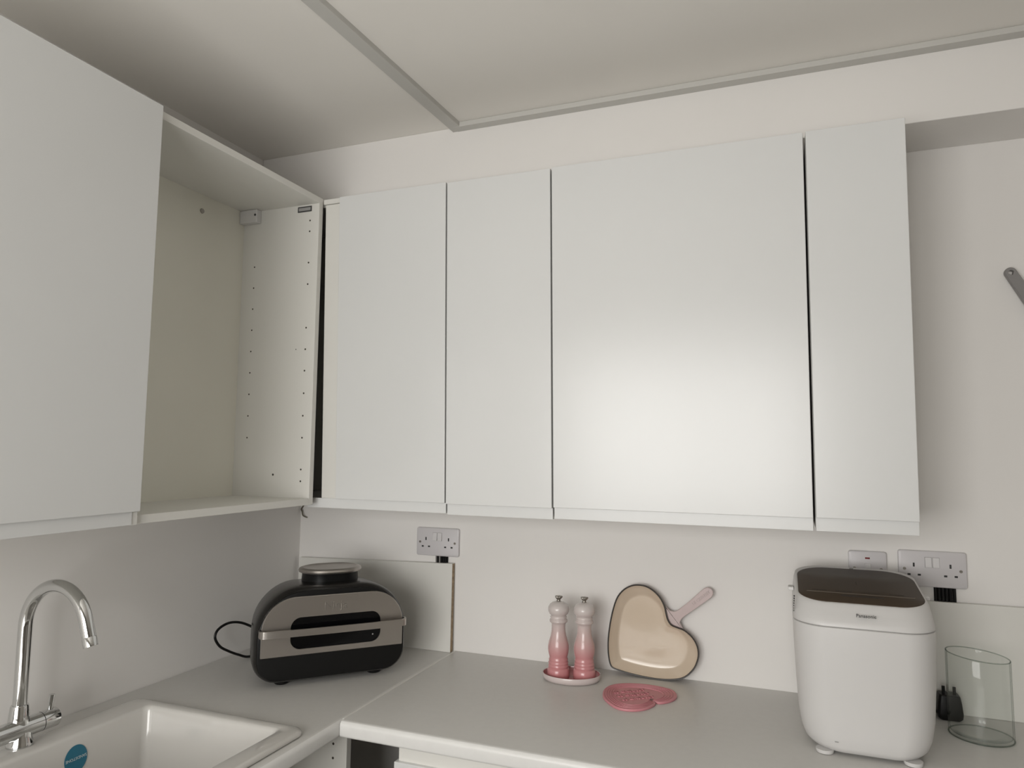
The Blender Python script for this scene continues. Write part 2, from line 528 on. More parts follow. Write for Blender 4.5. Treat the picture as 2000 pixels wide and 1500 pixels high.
# left worktop with the sink cut-out: a back strip, the corner piece, a front strip and the far end
t = thing('worktop', 'pale grey laminate worktop holding the sink along the left wall', 'worktop', (0, 0, 0))
bm = bmesh.new()
cy0, cy1, cx0, cx1 = -1.60, -0.715, 0.10, 0.545
def strip(bm, prof, ya, yb, x0):
    loft(bm, [[(x0 + d, y, z) for d, z in prof] for y in (ya, yb)])
strip(bm, edge_profile(XS, 1), cy1, -0.0005, 0.0005 - 0.0005)
strip(bm, [(cx1, 0)] + [p for p in edge_profile(XS, 1) if p[0] > 0] + [(cx1, -TH)], cy0, cy1, 0)
bbox(bm, (0, cy0, -TH), (cx0, cy1, 0))
strip(bm, edge_profile(XS, 1), -2.4, cy0, 0)
for v in bm.verts:
    if v.co.x < 0.001:
        v.co.x = 0.001
me_o = fin('slab', bm, [WORK, WEDGE], t, ang=50)
for p in me_o.data.polygons:
    if p.normal.x > 0.5 and p.center.x > 0.57:
        p.material_index = 1
t = thing('worktop', 'pale grey laminate worktop along the back wall under the mills and bread maker', 'worktop', (0, 0, 0))
bm = bmesh.new()
loft(bm, [[(x, -d, z) for d, z in edge_profile(-YF, 1)] for x in (XS + 0.001, RX - 0.001)])
for v in bm.verts:
    if v.co.y > -0.001:
        v.co.y = -0.001
me_o = fin('slab', bm, [WORK, WEDGE], t, ang=50)
for p in me_o.data.polygons:
    if p.normal.y < -0.5:
        p.material_index = 1
bm = bmesh.new()
bbox(bm, (XS - 0.0015, -0.590, -0.004), (XS + 0.0025, -0.001, 0.0006))
fin('joint_strip', bm, mat('pale_joint_strip', (0.80, 0.79, 0.75), 0.4), t)

# ------------------------------------------------------------------ base cabinets
t = thing('sink_base_cabinet', 'open white base cabinet under the sink with shelf holes in its side', 'cabinet', (0, -0.93, -H))
z1 = H - TH
for nm, a, b in (('side_panel', (0.01, 0.382, 0.10), (0.572, 0.400, z1)), ('side_panel', (0.01, -0.70, 0.10), (0.572, -0.682, z1)),
                 ('bottom_panel', (0.01, -0.682, 0.10), (0.572, 0.382, 0.118)), ('back_panel', (0.01, -0.682, 0.118), (0.018, 0.382, z1 - 0.15)),
                 ('plinth', (0.50, -0.70, 0.0), (0.515, 0.40, 0.10))):
    box(nm, a, b, CARC, t, 0.0008)
bm = bmesh.new()
for k in range(10):
    z = -0.078 - 0.032 * k + H
    c = [(0.535 + 0.003 * math.cos(a * math.pi / 5), z + 0.003 * math.sin(a * math.pi / 5)) for a in range(10)]
    loft(bm, [[(u, 0.3825, v) for u, v in c], [(u, 0.3817, v) for u, v in c]])
o = fin('shelf_peg_holes', bm, HOLE, t)
o['kind'] = 'stuff'
t = thing('drawer_base_cabinet', 'white drawer base cabinet under the right-hand worktop, next to the dark corner gap', 'cabinet', (0.735, -0.58, -H))
for nm, a, b in (('side_panel', (0, 0, 0.10), (0.018, 0.56, z1)), ('side_panel', (0.782, 0, 0.10), (0.80, 0.56, z1)),
                 ('bottom_panel', (0.018, 0, 0.10), (0.782, 0.56, 0.118)), ('back_panel', (0.018, 0.552, 0.118), (0.782, 0.56, z1)),
                 ('front_rail', (0.0, -0.012, z1 - 0.034), (0.80, -0.0005, z1 - 0.0005)), ('plinth', (0, 0.05, 0), (0.80, 0.065, 0.10))):
    box(nm, a, b, CARC, t, 0.0008)
for za, zb in ((H - 0.30, H - 0.066), (H - 0.56, H - 0.332), (0.105, H - 0.592)):
    box('drawer_front', (-0.006, -0.022, za), (0.798, -0.004 if za > 0 else 0, zb), DOOR, t, 0.0012)

# ------------------------------------------------------------------ ceramic sink
t = thing('inset_sink', 'white ceramic inset sink with a blue round sticker inside its bowl', 'sink', (0, 0, 0))
bm = bmesh.new()
scx, scy = (SKX0 + SKX1) / 2, (SKY0 + SKY1) / 2
shx, shy = (SKX1 - SKX0) / 2, (SKY1 - SKY0) / 2
bx0, bx1, by0, by1 = 0.142, 0.512, -1.20, -0.722             # bowl opening
bcx, bcy, bhx, bhy = (bx0 + bx1) / 2, (by0 + by1) / 2, (bx1 - bx0) / 2, (by1 - by0) / 2
def R3(hx, hy, r, cx, cy, z, n=8):
    return [(x, y, z) for x, y in rrect(hx, hy, r, n, cx, cy)]
rings = [R3(shx - 0.004, shy - 0.004, 0.026, scx, scy, 0.0004), R3(shx, shy, 0.03, scx, scy, 0.003), R3(shx, shy, 0.03, scx, scy, 0.008),
         R3(shx - 0.003, shy - 0.003, 0.028, scx, scy, 0.0118), R3(shx - 0.008, shy - 0.008, 0.024, scx, scy, 0.013),
         R3(bhx + 0.008, bhy + 0.008, 0.016, bcx, bcy, 0.012), R3(bhx + 0.003, bhy + 0.003, 0.016, bcx, bcy, 0.0095), R3(bhx, bhy, 0.016, bcx, bcy, 0.003),
         R3(bhx - 0.008, bhy - 0.008, 0.016, bcx, bcy, -0.10), R3(bhx - 0.014, bhy - 0.014, 0.016, bcx, bcy, -0.165),
         R3(bhx - 0.03, bhy - 0.03, 0.035, bcx, bcy, -0.182), R3(bhx - 0.06, bhy - 0.06, 0.04, bcx, bcy, -0.188),
         R3(0.045, 0.045, 0.044, bcx, bcy, -0.190)]
loft(bm, rings, False, True)
fin('bowl', bm, CERAM, t, ang=60)
lathe('drain', [(0.0, -0.1895), (0.040, -0.1895), (0.042, -0.1875), (0.030, -0.186), (0.0, -0.187)][1:4], CHROME, t, (bcx, bcy, 0), 24)
# sticker on the rear wall of the bowl, printed upside down
sx = 0.1455
bm = bmesh.new()
cs = [(-0.9005 + 0.0255 * math.cos(a * math.pi / 20), -0.0375 + 0.0275 * math.sin(a * math.pi / 20)) for a in range(40)]
lean_x = lambda z: bx0 + 0.0006 + (0.003 - z) * 0.0777
loft(bm, [[(lean_x(z), y, z) for y, z in cs], [(lean_x(z) + 0.0006, y, z) for y, z in cs]])
st = fin('sticker', bm, BLUE, t)
st['label'] = 'round blue sticker with white lettering upside down'
text('sticker_lettering', 'SANDSTONE', 0.0082, WHITEP, st, frame_mat((lean_x(-0.036) + 0.0012, -0.9005, -0.036), (0, -1, 0), (0.0777, 0, -1)), 0.0002)

# ------------------------------------------------------------------ kitchen tap
TY = -0.985
t = thing('kitchen_tap', 'chrome gooseneck kitchen tap with a cross body behind the sink', 'tap', (0.094, TY, 0.0125))
z = lambda v: v - 0.0125
lathe('base', [(0.0240, 0.0), (0.0245, 0.003), (0.0235, 0.006), (0.0215, 0.012), (0.0200, 0.020), (0.0185, 0.030)], CHROME, t, None, 32)
bm = bmesh.new()
tube_bm(bm, [(0, -0.072, z(0.0455)), (0, -0.0725, z(0.0455)), (0, 0.0375, z(0.0455))][1:], 0.0192, 32)
bd = fin('valve_body', bm, CHROME, t)
bm = bmesh.new(); tube_bm(bm, [(0, 0.0372, z(0.0455)), (0, 0.0392, z(0.0455))], 0.0186, 24)
fin('seal_ring', bm, DARKGAP, t)
bm = bmesh.new(); tube_bm(bm, [(0, 0.039, z(0.0455)), (0, 0.0705, z(0.0455)), (0, 0.0725, z(0.0455))], [0.0192, 0.0192, 0.0178], 32)
kn = fin('valve_knob', bm, CHROME, t)
tube('lever', [(0, 0.0585, z(0.060)), (0.001, 0.0595, z(0.078)), (0.002, 0.0605, z(0.0935))], [0.0052, 0.0050, 0.0056], CHROME, kn, 16)
bm = bmesh.new(); tube_bm(bm, [(0, -0.0395, z(0.0455)), (0, -0.0375, z(0.0455))], 0.0186, 24)
fin('seal_ring', bm, DARKGAP, t)
bm = bmesh.new(); tube_bm(bm, [(0, -0.0745, z(0.0455)), (0, -0.0725, z(0.0455))], [0.0178, 0.0192], 32)
kn = fin('valve_knob', bm, CHROME, t)
tube('lever', [(0, -0.060, z(0.060)), (0.001, -0.061, z(0.078)), (0.002, -0.062, z(0.0935))], [0.0052, 0.0050, 0.0056], CHROME, kn, 16)
lathe('collar', [(0.0200, z(0.046)), (0.0198, z(0.056)), (0.0186, z(0.066)), (0.0162, z(0.090)), (0.0150, z(0.0925)), (0.0128, z(0.0925))], CHROME, t, (-0.003, -0.004, 0), 32)
ra, acx, acz = 0.0865, 0.0835, z(0.2465)
P = [(-0.003, -0.004, z(0.088)), (-0.003, -0.004, z(0.15)), (-0.003, -0.004, z(0.20)), (-0.003, -0.004, z(0.232))]
for k in range(25):
    a = math.radians(180 - k / 24 * 160)
    P.append((acx + ra * math.cos(a), -0.004, acz + ra * math.sin(a)))
a = math.radians(20)
e = Vector(P[-1])
d = Vector((math.sin(a), 0, -math.cos(a)))
P += [e + d * 0.02, e + d * 0.036]
tube('spout', P, 0.0126, CHROME, t, 28)
tube('aerator', [e + d * 0.0362, e + d * 0.0372, e + d * 0.054], [0.0126, 0.0132, 0.0130], CHROME, t, 28)

# ------------------------------------------------------------------ electrical fittings
def plate(name, label, cat, x, zt, wid, hgt=0.086, group=None):
    t = thing(name, label, cat, (x + wid / 2, -0.0005, zt - hgt))
    bm = bmesh.new()
    rr = lambda i, y: [(p[0], y, p[1] + hgt / 2) for p in rrect(wid / 2 - i, hgt / 2 - i, 0.006 - i * 0.5, 5)]
    loft(bm, [rr(0, 0), rr(0, -0.0065), rr(0.0012, -0.0085), rr(0.004, -0.0095)])
    fin('face_plate', bm, SOCK, t, ang=25)
    return t
def disc(name, x, z, r, m, par, y0=-0.0090, y1=-0.0102, n=14):
    bm = bmesh.new()
    tube_bm(bm, [(x, y0, z), (x, y1, z)], r, n)
    return fin(name, bm, m, par)
def double_socket(label, x, zt):
    t = plate('double_socket', label, 'socket', x, zt, 0.146)
    for s in (-1, 1):
        c = s * 0.0395 if s < 0 else 0.0385
        box('earth_slot', (c - 0.002, -0.0099, 0.047), (c + 0.002, -0.009, 0.0565), DARKGAP, t, 0)
        for k in (-1, 1):
            box('pin_slot', (c + k * 0.011 - 0.0034, -0.0099, 0.0260), (c + k * 0.011 + 0.0034, -0.009, 0.0305), DARKGAP, t, 0)
        b = box('switch_surround', (s * 0.0082 - 0.0075, -0.0098, 0.0465), (s * 0.0082 + 0.0075, -0.009, 0.0715), CABLEG, t, 0)
        bm = bmesh.new()
        loft(bm, [[(s * 0.0082 + dx, y, zz) for dx in (-0.0068,)] + [(s * 0.0082 + 0.0068, y, zz)] for y, zz in ((-0.0098, 0.0472), (-0.0125, 0.0472), (-0.0102, 0.0708), (-0.0098, 0.0708))], False, False, False)
        vv = list(bm.verts)
        bm.faces.new(vv[0::2]); bm.faces.new(vv[1::2])
        fin('switch_rocker', bm, SOCKSW, b)
        f = disc('fixing_screw', s * 0.0600, 0.0415, 0.0038, PEWTER, t)
        box('screw_slot', (s * 0.06 - 0.003, -0.0104, 0.0411), (s * 0.06 + 0.003, -0.0101, 0.0419), DARKGAP, f, 0)
    return t
double_socket('white double wall socket above the leaning board in the corner', 0.4510, 0.3667)
double_socket('white double wall socket to the right, above the bread maker', 1.7945, 0.3758)
t = plate('fused_switch', 'single wall plate with a small red indicator behind the bread maker', 'switch', 1.6830, 0.3675, 0.0865)
b = box('neon_surround', (-0.0075, -0.0100, 0.0655), (0.0075, -0.009, 0.0725), SOCKSW, t, 0.0003)
box('neon_indicator', (-0.0055, -0.0106, 0.0668), (0.0055, -0.0099, 0.0712), REDN, t, 0.0004)
box('switch_rocker', (-0.007, -0.0125, 0.030), (0.007, -0.009, 0.056), SOCKSW, t, 0.001)
for s in (-1, 1):
    disc('fixing_screw', s * 0.030, 0.043, 0.0038, PEWTER, t)
# cables that drop from the sockets behind the boards
def bundle(label, x, zt, spec):
    t = thing('cable_bundle', label, 'cable', (x, -0.0045, zt - 0.16))
    for dx, r, m, lean in spec:
        tube('cable', [(dx + lean, 0, 0), (dx + lean * 0.5, 0, 0.08), (dx, 0, 0.1605)], r, m, t, 10)
bundle('short bunch of dark cables below the corner socket', 0.537, 0.2800, [(-0.0185, 0.0022, CABLEG, 0.003), (-0.0125, 0.0030, BLACK, 0.003), (-0.0060, 0.0026, CABLEG, 0.0), (0.0000, 0.0034, BLACK, 0), (0.0072, 0.0034, BLACK, 0), (0.0142, 0.0034, BLACK, 0), (0.0200, 0.0026, BLACK, -0.001)])
bundle('thick black cables below the right-hand socket beside the bread maker', 1.893, 0.2890, [(-0.020, 0.0038, BLACK, 0), (-0.0125, 0.004, BLACK, 0), (-0.0045, 0.004, BLACK, 0), (0.0035, 0.004, BLACK, 0), (0.0115, 0.004, BLACK, 0), (0.0195, 0.0038, BLACK, 0.001)])

# ------------------------------------------------------------------ loose boards leaning on the back wall
def leaning_board(label, x0, x1, zl, zr_, yb, yt, th):
    t = thing('white_board', label, 'board', (x0, 0, 0.0005))
    Lx = x1 - x0
    f0 = lambda y: [(0, yb + y, 0), (Lx, yb + y, 0), (Lx, yt + y, zr_), (0, yt + y, zl)]
    bm = bmesh.new()
    loft(bm, [f0(0), f0(-0.0012)])
    fin('front_laminate', bm, CARC, t)
    bm = bmesh.new()
    loft(bm, [f0(th - 0.0005), f0(0.0001)])
    fin('core', bm, CARC, t)
    bm = bmesh.new()
    g0 = lambda y: [(Lx + 0.0002, yb + y, 0), (Lx + 0.0012, yb + y, 0), (Lx + 0.0012, yt + y, zr_ - 0.001), (Lx + 0.0002, yt + y, zr_ - 0.001)]
    loft(bm, [g0(th - 0.0008), g0(0.0002)])
    fin('raw_edge', bm, CHIP, t)['label'] = 'raw brown chipboard edge'
    return t
leaning_board('white laminated board with a raw brown edge leaning behind the black grill', 0.016, 0.5815, 0.246, 0.262, -0.024, -0.0185, 0.014)
leaning_board('white board standing against the wall behind the glass vase', 1.62, 2.70, 0.256, 0.260, -0.016, -0.0155, 0.010)

# ------------------------------------------------------------------ tabletop grill, set diagonally in the corner
t = thing('electric_grill', 'black electric grill with a brushed steel front and bar handle in the corner', 'grill', (0.4096 + 0.0055, -0.394 + 0.0058, 0.0), rz=math.atan2(0.7239, 0.6899))
def grill_ring(y, ins, dz=0.0):
    hw, zb_, zt_ = 0.2 - ins, 0.010 + ins * 0.8, 0.248 - ins * 0.7 + dz
    return [(p[0], y, p[1]) for p in rrect(hw, (zt_ - zb_) / 2, (0.122 - ins * 0.5, 0.122 - ins * 0.5, 0.060 - ins * 0.6, 0.060 - ins * 0.6), 12, 0, (zt_ + zb_) / 2)]
bm = bmesh.new()
loft(bm, [grill_ring(0.004, 0.0085, -0.002), grill_ring(0.010, 0.004, -0.001), grill_ring(0.028, 0.0008), grill_ring(0.06, 0.001), grill_ring(0.11, 0.004), grill_ring(0.17, 0.011), grill_ring(0.22, 0.022), grill_ring(0.25, 0.036), grill_ring(0.262, 0.058)])
fin('body', bm, SHELL, t, ang=40)
bm = bmesh.new()
loft(bm, [grill_ring(0.0045, 0.0092, -0.002), grill_ring(0.0012, 0.0105, -0.002), grill_ring(0.0002, 0.013, -0.002)])
fin('front_bezel', bm, BLACK, t, ang=40)
def sec(pts, y):
    return [(u, y, v) for u, v in pts]
po = rrect(0.184, 0.0735, (0.085, 0.085, 0.002, 0.002), 12, 0.001, 0.1535)
wo = rrect(0.1175, 0.040, 0.026, 12, 0.0065, 0.1350)
bm = bmesh.new()
loft(bm, [sec(po, 0.002), sec(po, -0.006), sec(inset(po, 0.0012), -0.0072), sec(wo, -0.0072), sec(wo, 0.0)], False, False)
pn = fin('front_panel', bm, STEEL, t, ang=30)
pn['label'] = 'brushed steel front panel'
bm = bmesh.new()
wi = inset(wo, 0.0003)
loft(bm, [sec(wi, 0.001), sec(wi, -0.0045)])
fin('window', bm, SMOKE, t)
text('panel_lettering', 'Ninja', 0.0285, STEELD, pn, frame_mat((0.003, -0.0074, 0.1985), (1, 0, 0), (0, 0, 1)), 0.0009)
bm = bmesh.new()
hp = [(-0.189, -0.002), (-0.189, -0.016), (-0.184, -0.026), (-0.170, -0.031), (-0.10, -0.0335), (0, -0.0345), (0.10, -0.0335), (0.174, -0.031), (0.188, -0.026), (0.193, -0.016), (0.193, -0.002)]
hp = [(p.x, p.y) for p in catmull([(a_, b_, 0) for a_, b_ in hp], 5)]
hi = [(x_ * 0.978, y_ + 0.005) for x_, y_ in hp]
n = len(hp)
ring = lambda i: [(hp[i][0], hp[i][1], 0.1335), (hp[i][0], hp[i][1], 0.1510), (hi[i][0], hi[i][1], 0.1510), (hi[i][0], hi[i][1], 0.1335)]
loft(bm, [ring(i) for i in range(n)])
fin('handle', bm, STEEL, t, ang=30)
oval = lambda hx, hy, z_: [(p[0] + 0.011, p[1] + 0.125, z_) for p in rrect(hx, hy, min(hx, hy) * 0.98, 10)]
bm = bmesh.new()
loft(bm, [oval(0.078, 0.062, 0.238), oval(0.076, 0.060, 0.2660), oval(0.077, 0.061, 0.2685)])
fin('lid_neck', bm, BLACK, t)
bm = bmesh.new()
loft(bm, [oval(0.078, 0.062, 0.2665), oval(0.0855, 0.069, 0.2690), oval(0.0865, 0.070, 0.2725), oval(0.0845, 0.068, 0.2775), oval(0.074, 0.058, 0.2800), oval(0.070, 0.054, 0.2785), oval(0.03, 0.02, 0.2785)])
fin('lid_cap', bm, STEEL, t, ang=25)
for fx, fy in ((-0.122, 0.045), (0.122, 0.045), (-0.122, 0.22), (0.128, 0.22)):
    lathe('foot', [(0.016, 0.0), (0.019, 0.003), (0.021, 0.016)], BLACK, t, (fx, fy, 0), 16)
box('indicator', (0.102, -0.0052, 0.112), (0.1055, -0.0044, 0.1155), LABELL, t, 0)
# power cord loops out at the far left side; local coordinates
Rz = Matrix.Rotation(-math.atan2(0.7239, 0.6899), 3, 'Z')
cw = [(0.115, -0.315, 0.075), (0.085, -0.315, 0.088), (0.062, -0.345, 0.108), (0.060, -0.392, 0.118), (0.060, -0.432, 0.110), (0.060, -0.444, 0.090), (0.060, -0.425, 0.062), (0.060, -0.390, 0.040), (0.060, -0.350, 0.020), (0.062, -0.310, 0.0045), (0.066, -0.25, 0.0045), (0.085, -0.16, 0.0045), (0.13, -0.10, 0.0045)]
tube('power_cord', catmull([Rz @ (Vector(p) - Vector((0.4096, -0.394, 0))) for p in cw], 8), 0.0036, BLACK, t, 10)

# ------------------------------------------------------------------ mills on their tray
t = thing('oval_tray', 'pale pink oval stoneware tray under the two mills', 'tray', (0.9905, -0.1235, 0), rz=0.19)
def oval3(a_, b_, z_):
    return [(a_ * math.cos(k * math.pi / 24), b_ * math.sin(k * math.pi / 24), z_) for k in range(48)]
bm = bmesh.new()
loft(bm, [oval3(0.066, 0.049, 0.0003), oval3(0.0735, 0.0555, 0.0018), oval3(0.0775, 0.0590, 0.0080), oval3(0.0785, 0.0600, 0.0165), oval3(0.0775, 0.0590, 0.0185), oval3(0.0758, 0.0572, 0.0178)], True, False)
o = fin('rim', bm, TRAYO, t, ang=60)
bm = bmesh.new()
loft(bm, [oval3(0.0758, 0.0572, 0.0178), oval3(0.0738, 0.0553, 0.0090), oval3(0.068, 0.050, 0.0042), oval3(0.02, 0.015, 0.0040)], False, True)
fin('dish', bm, TRAYI, t, ang=60)['label'] = 'deep pink glazed inside'
prof = [(0.0, 0.0), (0.0290, 0.0), (0.0300, 0.002), (0.0302, 0.010), (0.0295, 0.020), (0.0280, 0.0235), (0.0262, 0.0250), (0.0262, 0.0262), (0.0276, 0.0290), (0.0276, 0.0310), (0.0258, 0.0335), (0.0258, 0.0345), (0.0270, 0.0370), (0.0270, 0.0390),
        (0.0252, 0.0415), (0.0252, 0.0425), (0.0260, 0.0450), (0.0256, 0.0480), (0.0240, 0.0510), (0.0250, 0.056), (0.0274, 0.065), (0.0284, 0.074), (0.0281, 0.082), (0.0264, 0.091), (0.0236, 0.100), (0.0210, 0.109), (0.0192, 0.119), (0.0186, 0.129),
        (0.0190, 0.138), (0.0208, 0.1425), (0.0238, 0.1445), (0.0246, 0.1475), (0.0236, 0.1505), (0.0216, 0.152), (0.0214, 0.1535), (0.0222, 0.1555), (0.0224, 0.1575), (0.0212, 0.1600), (0.0204, 0.1610)]
head = [(0.0204, 0.1606), (0.0210, 0.1622), (0.0246, 0.1655), (0.0278, 0.1715), (0.0288, 0.1775), (0.0278, 0.1835), (0.0242, 0.1900), (0.0180, 0.1950), (0.0100, 0.1978), (0.0045, 0.1985)]
knob = [(0.0045, 0.1975), (0.0058, 0.1990), (0.0050, 0.2010), (0.0048, 0.2030), (0.0070, 0.2062), (0.0095, 0.2090), (0.0098, 0.2110), (0.0085, 0.2125), (0.0040, 0.2128)]
def mill(x, y, label):
    t = thing('spice_mill', label, 'mill', (x, y, 0.0046), rz=0.3, group='pink mills on the tray')
    lathe('body', prof[1:], MILL, t, None, 40, 50)
    lathe('head', head, MILL, t, None, 40, 50)
    bm = bmesh.new()
    n_ = 40
    loft(bm, [[((r + (0.0012 * math.cos(5 * 2 * math.pi * j / n_) if zz > 0.204 else 0)) * math.cos(2 * math.pi * j / n_), (r + (0.0012 * math.cos(5 * 2 * math.pi * j / n_) if zz > 0.204 else 0)) * math.sin(2 * math.pi * j / n_), zz) for j in range(n_)] for r, zz in knob])
    fin('knob', bm, PEWTER, t, ang=50)
mill(0.9550, -0.1270, 'pink ombre mill on the tray, the one farther from the heart-shaped pan')
mill(1.0235, -0.1140, 'pink ombre mill on the tray, the one nearer the heart-shaped pan')

# ------------------------------------------------------------------ heart-shaped pan propped against the wall
pan = [(1.0826, 0.0216), (1.0746, 0.032), (1.0705, 0.0493), (1.0685, 0.0694), (1.0689, 0.1), (1.0741, 0.1414), (1.0834, 0.1833), (1.0954, 0.2152), (1.1141, 0.2373), (1.1353, 0.2492), (1.1539, 0.2526), (1.1748, 0.2509), (1.1956, 0.2411), (1.2137, 0.2248), (1.2264, 0.2032), (1.2319, 0.1811), (1.2359, 0.1665), (1.2444, 0.1544), (1.2603, 0.1489), (1.279, 0.1433), (1.2988, 0.128), (1.3109, 0.1097), (1.3156, 0.0907), (1.3142, 0.0712), (1.3054, 0.0483), (1.2904, 0.0296), (1.273, 0.0167), (1.248, 0.0095), (1.2152, 0.0061), (1.1795, 0.0067), (1.1381, 0.0105), (1.1065, 0.0155)]
hand = [(1.2290, 0.1982), (1.2327, 0.1924), (1.2416, 0.187), (1.2542, 0.1881), (1.2669, 0.1967), (1.2922, 0.2187), (1.3173, 0.243), (1.3298, 0.2539), (1.3397, 0.2571), (1.3494, 0.253), (1.353, 0.2434), (1.3479, 0.2319), (1.3293, 0.2168), (1.3044, 0.1974), (1.2793, 0.1779), (1.2692, 0.1683), (1.2654, 0.1593), (1.2703, 0.1486), (1.2720, 0.1440)]
px, pz = 1.2, 0.0055
t = thing('heart_shaped_pan', 'heart-shaped cast iron pan with cream inside and pale pink handle leaning on the wall', 'pan', (px, -0.0385, 0.0), rx=-0.022)
po = [(p.x - px, p.y - pz) for p in catmull([(a_, b_, 0) for a_, b_ in pan], 3, True)]
ci = lambda d: inset(inset(po, d / 2), d / 2)
bm = bmesh.new()
loft(bm, [sec(ci(0.0165), 0.0335), sec(ci(0.0105), 0.0320), sec(ci(0.0060), 0.0260), sec(ci(0.0022), 0.008), sec(ci(0.0006), 0.0025)], True, False)
fin('outside', bm, PINKEN, t, ang=60)
bm = bmesh.new()
loft(bm, [sec(ci(0.0006), 0.0026), sec(po, 0.0008), sec(ci(0.0006), -0.0004), sec(ci(0.0036), -0.0004), sec(ci(0.0042), 0.0006)], False, False)
fin('rim', bm, IRON, t, ang=60)['label'] = 'dark iron rim'
cc = (1.176 - px, 0.104 - pz)
sh = lambda k, y: [(cc[0] + (u - cc[0]) * k, y, cc[1] + (v - cc[1]) * k) for u, v in po]
bm = bmesh.new()
loft(bm, [sec(ci(0.0040), 0.0004), sec(ci(0.0050), 0.0030), sh(0.890, 0.0120), sh(0.825, 0.0215), sh(0.790, 0.0262), sh(0.770, 0.0278), sh(0.745, 0.0285), sh(0.40, 0.0285)], False, True)
fin('inside', bm, CREAMEN, t, ang=60)['label'] = 'cream enamelled inside'
ho = [(a_ - px, b_ - pz) for a_, b_ in hand]
bp_, ep_ = Vector((1.236, 0.165)), Vector((1.350, 0.250))
ho = [(p.x, p.y) for p in catmull([(a_, b_, 0) for a_, b_ in ho], 3, False)] + [(u - px, v - pz) for u, v in ((1.2600, 0.1452), (1.2425, 0.1508), (1.2325, 0.1640), (1.2288, 0.1800))]
bm = bmesh.new()
loft(bm, [sec(inset(ho, 0.0022), 0.0175), sec(ho, 0.0150), sec(ho, 0.0078), sec(inset(ho, 0.0005), 0.0060), sec(inset(ho, 0.0016), 0.0056)])
hd = fin('handle', bm, PINKEN, t, ang=14)
dv = Vector((0.079, 0, 0.0635)).normalized()
text('handle_lettering', 'LE CREUSET', 0.0108, PINKLET, hd, frame_mat((1.3215 - px, 0.0056, 0.2285 - pz), dv, (-dv.z, 0, dv.x)), 0.0018)

# ------------------------------------------------------------------ heart-shaped silicone trivet
triv = [(1.0995, -0.2188), (1.094, -0.183), (1.0983, -0.1535), (1.113, -0.1296), (1.1349, -0.1138), (1.1628, -0.1045), (1.1897, -0.1010), (1.2203, -0.1040), (1.2388, -0.1095), (1.2524, -0.1150), (1.2649, -0.1290), (1.2735, -0.1532), (1.2735, -0.1754), (1.2650, -0.1979), (1.2520, -0.2150), (1.2400, -0.2225), (1.2290, -0.2215), (1.2335, -0.2330), (1.2290, -0.2501), (1.2195, -0.2711), (1.2045, -0.2874), (1.1848, -0.2973), (1.1623, -0.2987), (1.1414, -0.2872), (1.1219, -0.264), (1.1089, -0.2444)]
tcx, tcy = 1.178, -0.196
t = thing('heart_shaped_trivet', 'pink silicone heart-shaped trivet lying flat on the worktop', 'trivet', (tcx, tcy, 0.0003))
to = [(p.x - tcx, p.y - tcy) for p in catmull([(a_, b_, 0) for a_, b_ in triv], 3, True)]
lev = lambda d, z_: [(u, v, z_) for u, v in (inset(inset(to, d / 2), d / 2) if d else to)]
bm = bmesh.new()
loft(bm, [lev(0.001, 0), lev(0, 0.0012), lev(0, 0.0045), lev(0.0012, 0.0058), lev(0.004, 0.0058), lev(0.005, 0.0046)])
fin('mat', bm, SILI, t, ang=50)
scale_h = lambda s, z_: [(u * s, v * s, z_) for u, v in to]
for s in (0.90, 0.83, 0.76, 0.69):
    bm = bmesh.new()
    loft(bm, [scale_h(s, 0.0045), scale_h(s - 0.008, 0.0062), scale_h(s - 0.020, 0.0062), scale_h(s - 0.028, 0.0045)], False, False)
    fin('raised_ring', bm, SILI, t, ang=40)
for k, (s0, word) in enumerate(((0.0, 'LE CREUSET'), (0.026, 'LE CREUSET'), (-0.026, 'LE CREUSET'))):
    dd = Vector((0.80, 0.60, 0))
    nn = Vector((-0.60, 0.80, 0))
    c_ = nn * s0 + Vector((-0.006, 0.002, 0.0052))
    text('raised_lettering', word, 0.0165, SILI, t, frame_mat(c_, dd, nn), 0.0014)
bm = bmesh.new()
tube_bm(bm, [(1.2205 - tcx, -0.2135 - tcy, 0.0045), (1.2205 - tcx, -0.2135 - tcy, 0.0061)], 0.0045, 14)
fin('hanging_hole', bm, HOLE, t)

# ------------------------------------------------------------------ bread maker
BCX, BCY = 1.6815, -0.222
t = thing('bread_maker', 'white bread maker with a brown sloping lid panel on the right of the worktop', 'bread maker', (BCX, BCY, 0), rz=0.0)
hx, hy = 0.1345, 0.163
def bm_ring(ins, z_, rf=0.060, rb=0.062, iy=None, sl=0.0, cyo=0.0):
    iy = ins if iy is None else iy
    pts = rrect(hx - ins, hy - iy, (rb, rb, rf, rf), 10, 0, cyo)
    # bulge the front a little
    out = []
    for x_, y_ in pts:
        yy = y_
        if y_ < 0:
            yy = y_ - 0.010 * (1 - (x_ / (hx - ins)) ** 2) * min(1, -y_ / hy)
        out.append((x_, yy, z_ + sl * (yy + hy)))
    return out
bm = bmesh.new()
loft(bm, [bm_ring(0.055, 0.0055, 0.04, 0.04), bm_ring(0.040, 0.0060, 0.05, 0.05, 0.026), bm_ring(0.029, 0.0095, iy=0.014), bm_ring(0.0195, 0.0200, iy=0.009), bm_ring(0.0125, 0.040, iy=0.006), bm_ring(0.007, 0.075, iy=0.004), bm_ring(0.0035, 0.14, iy=0.002),
          bm_ring(0.001, 0.20), bm_ring(0.0, 0.235), bm_ring(0.0, 0.2560), bm_ring(0.002, 0.2572), bm_ring(0.03, 0.2572)])
fin('body', bm, BMWHITE, t, ang=50)
bm = bmesh.new()
SL = 0.135
top0 = 0.2975
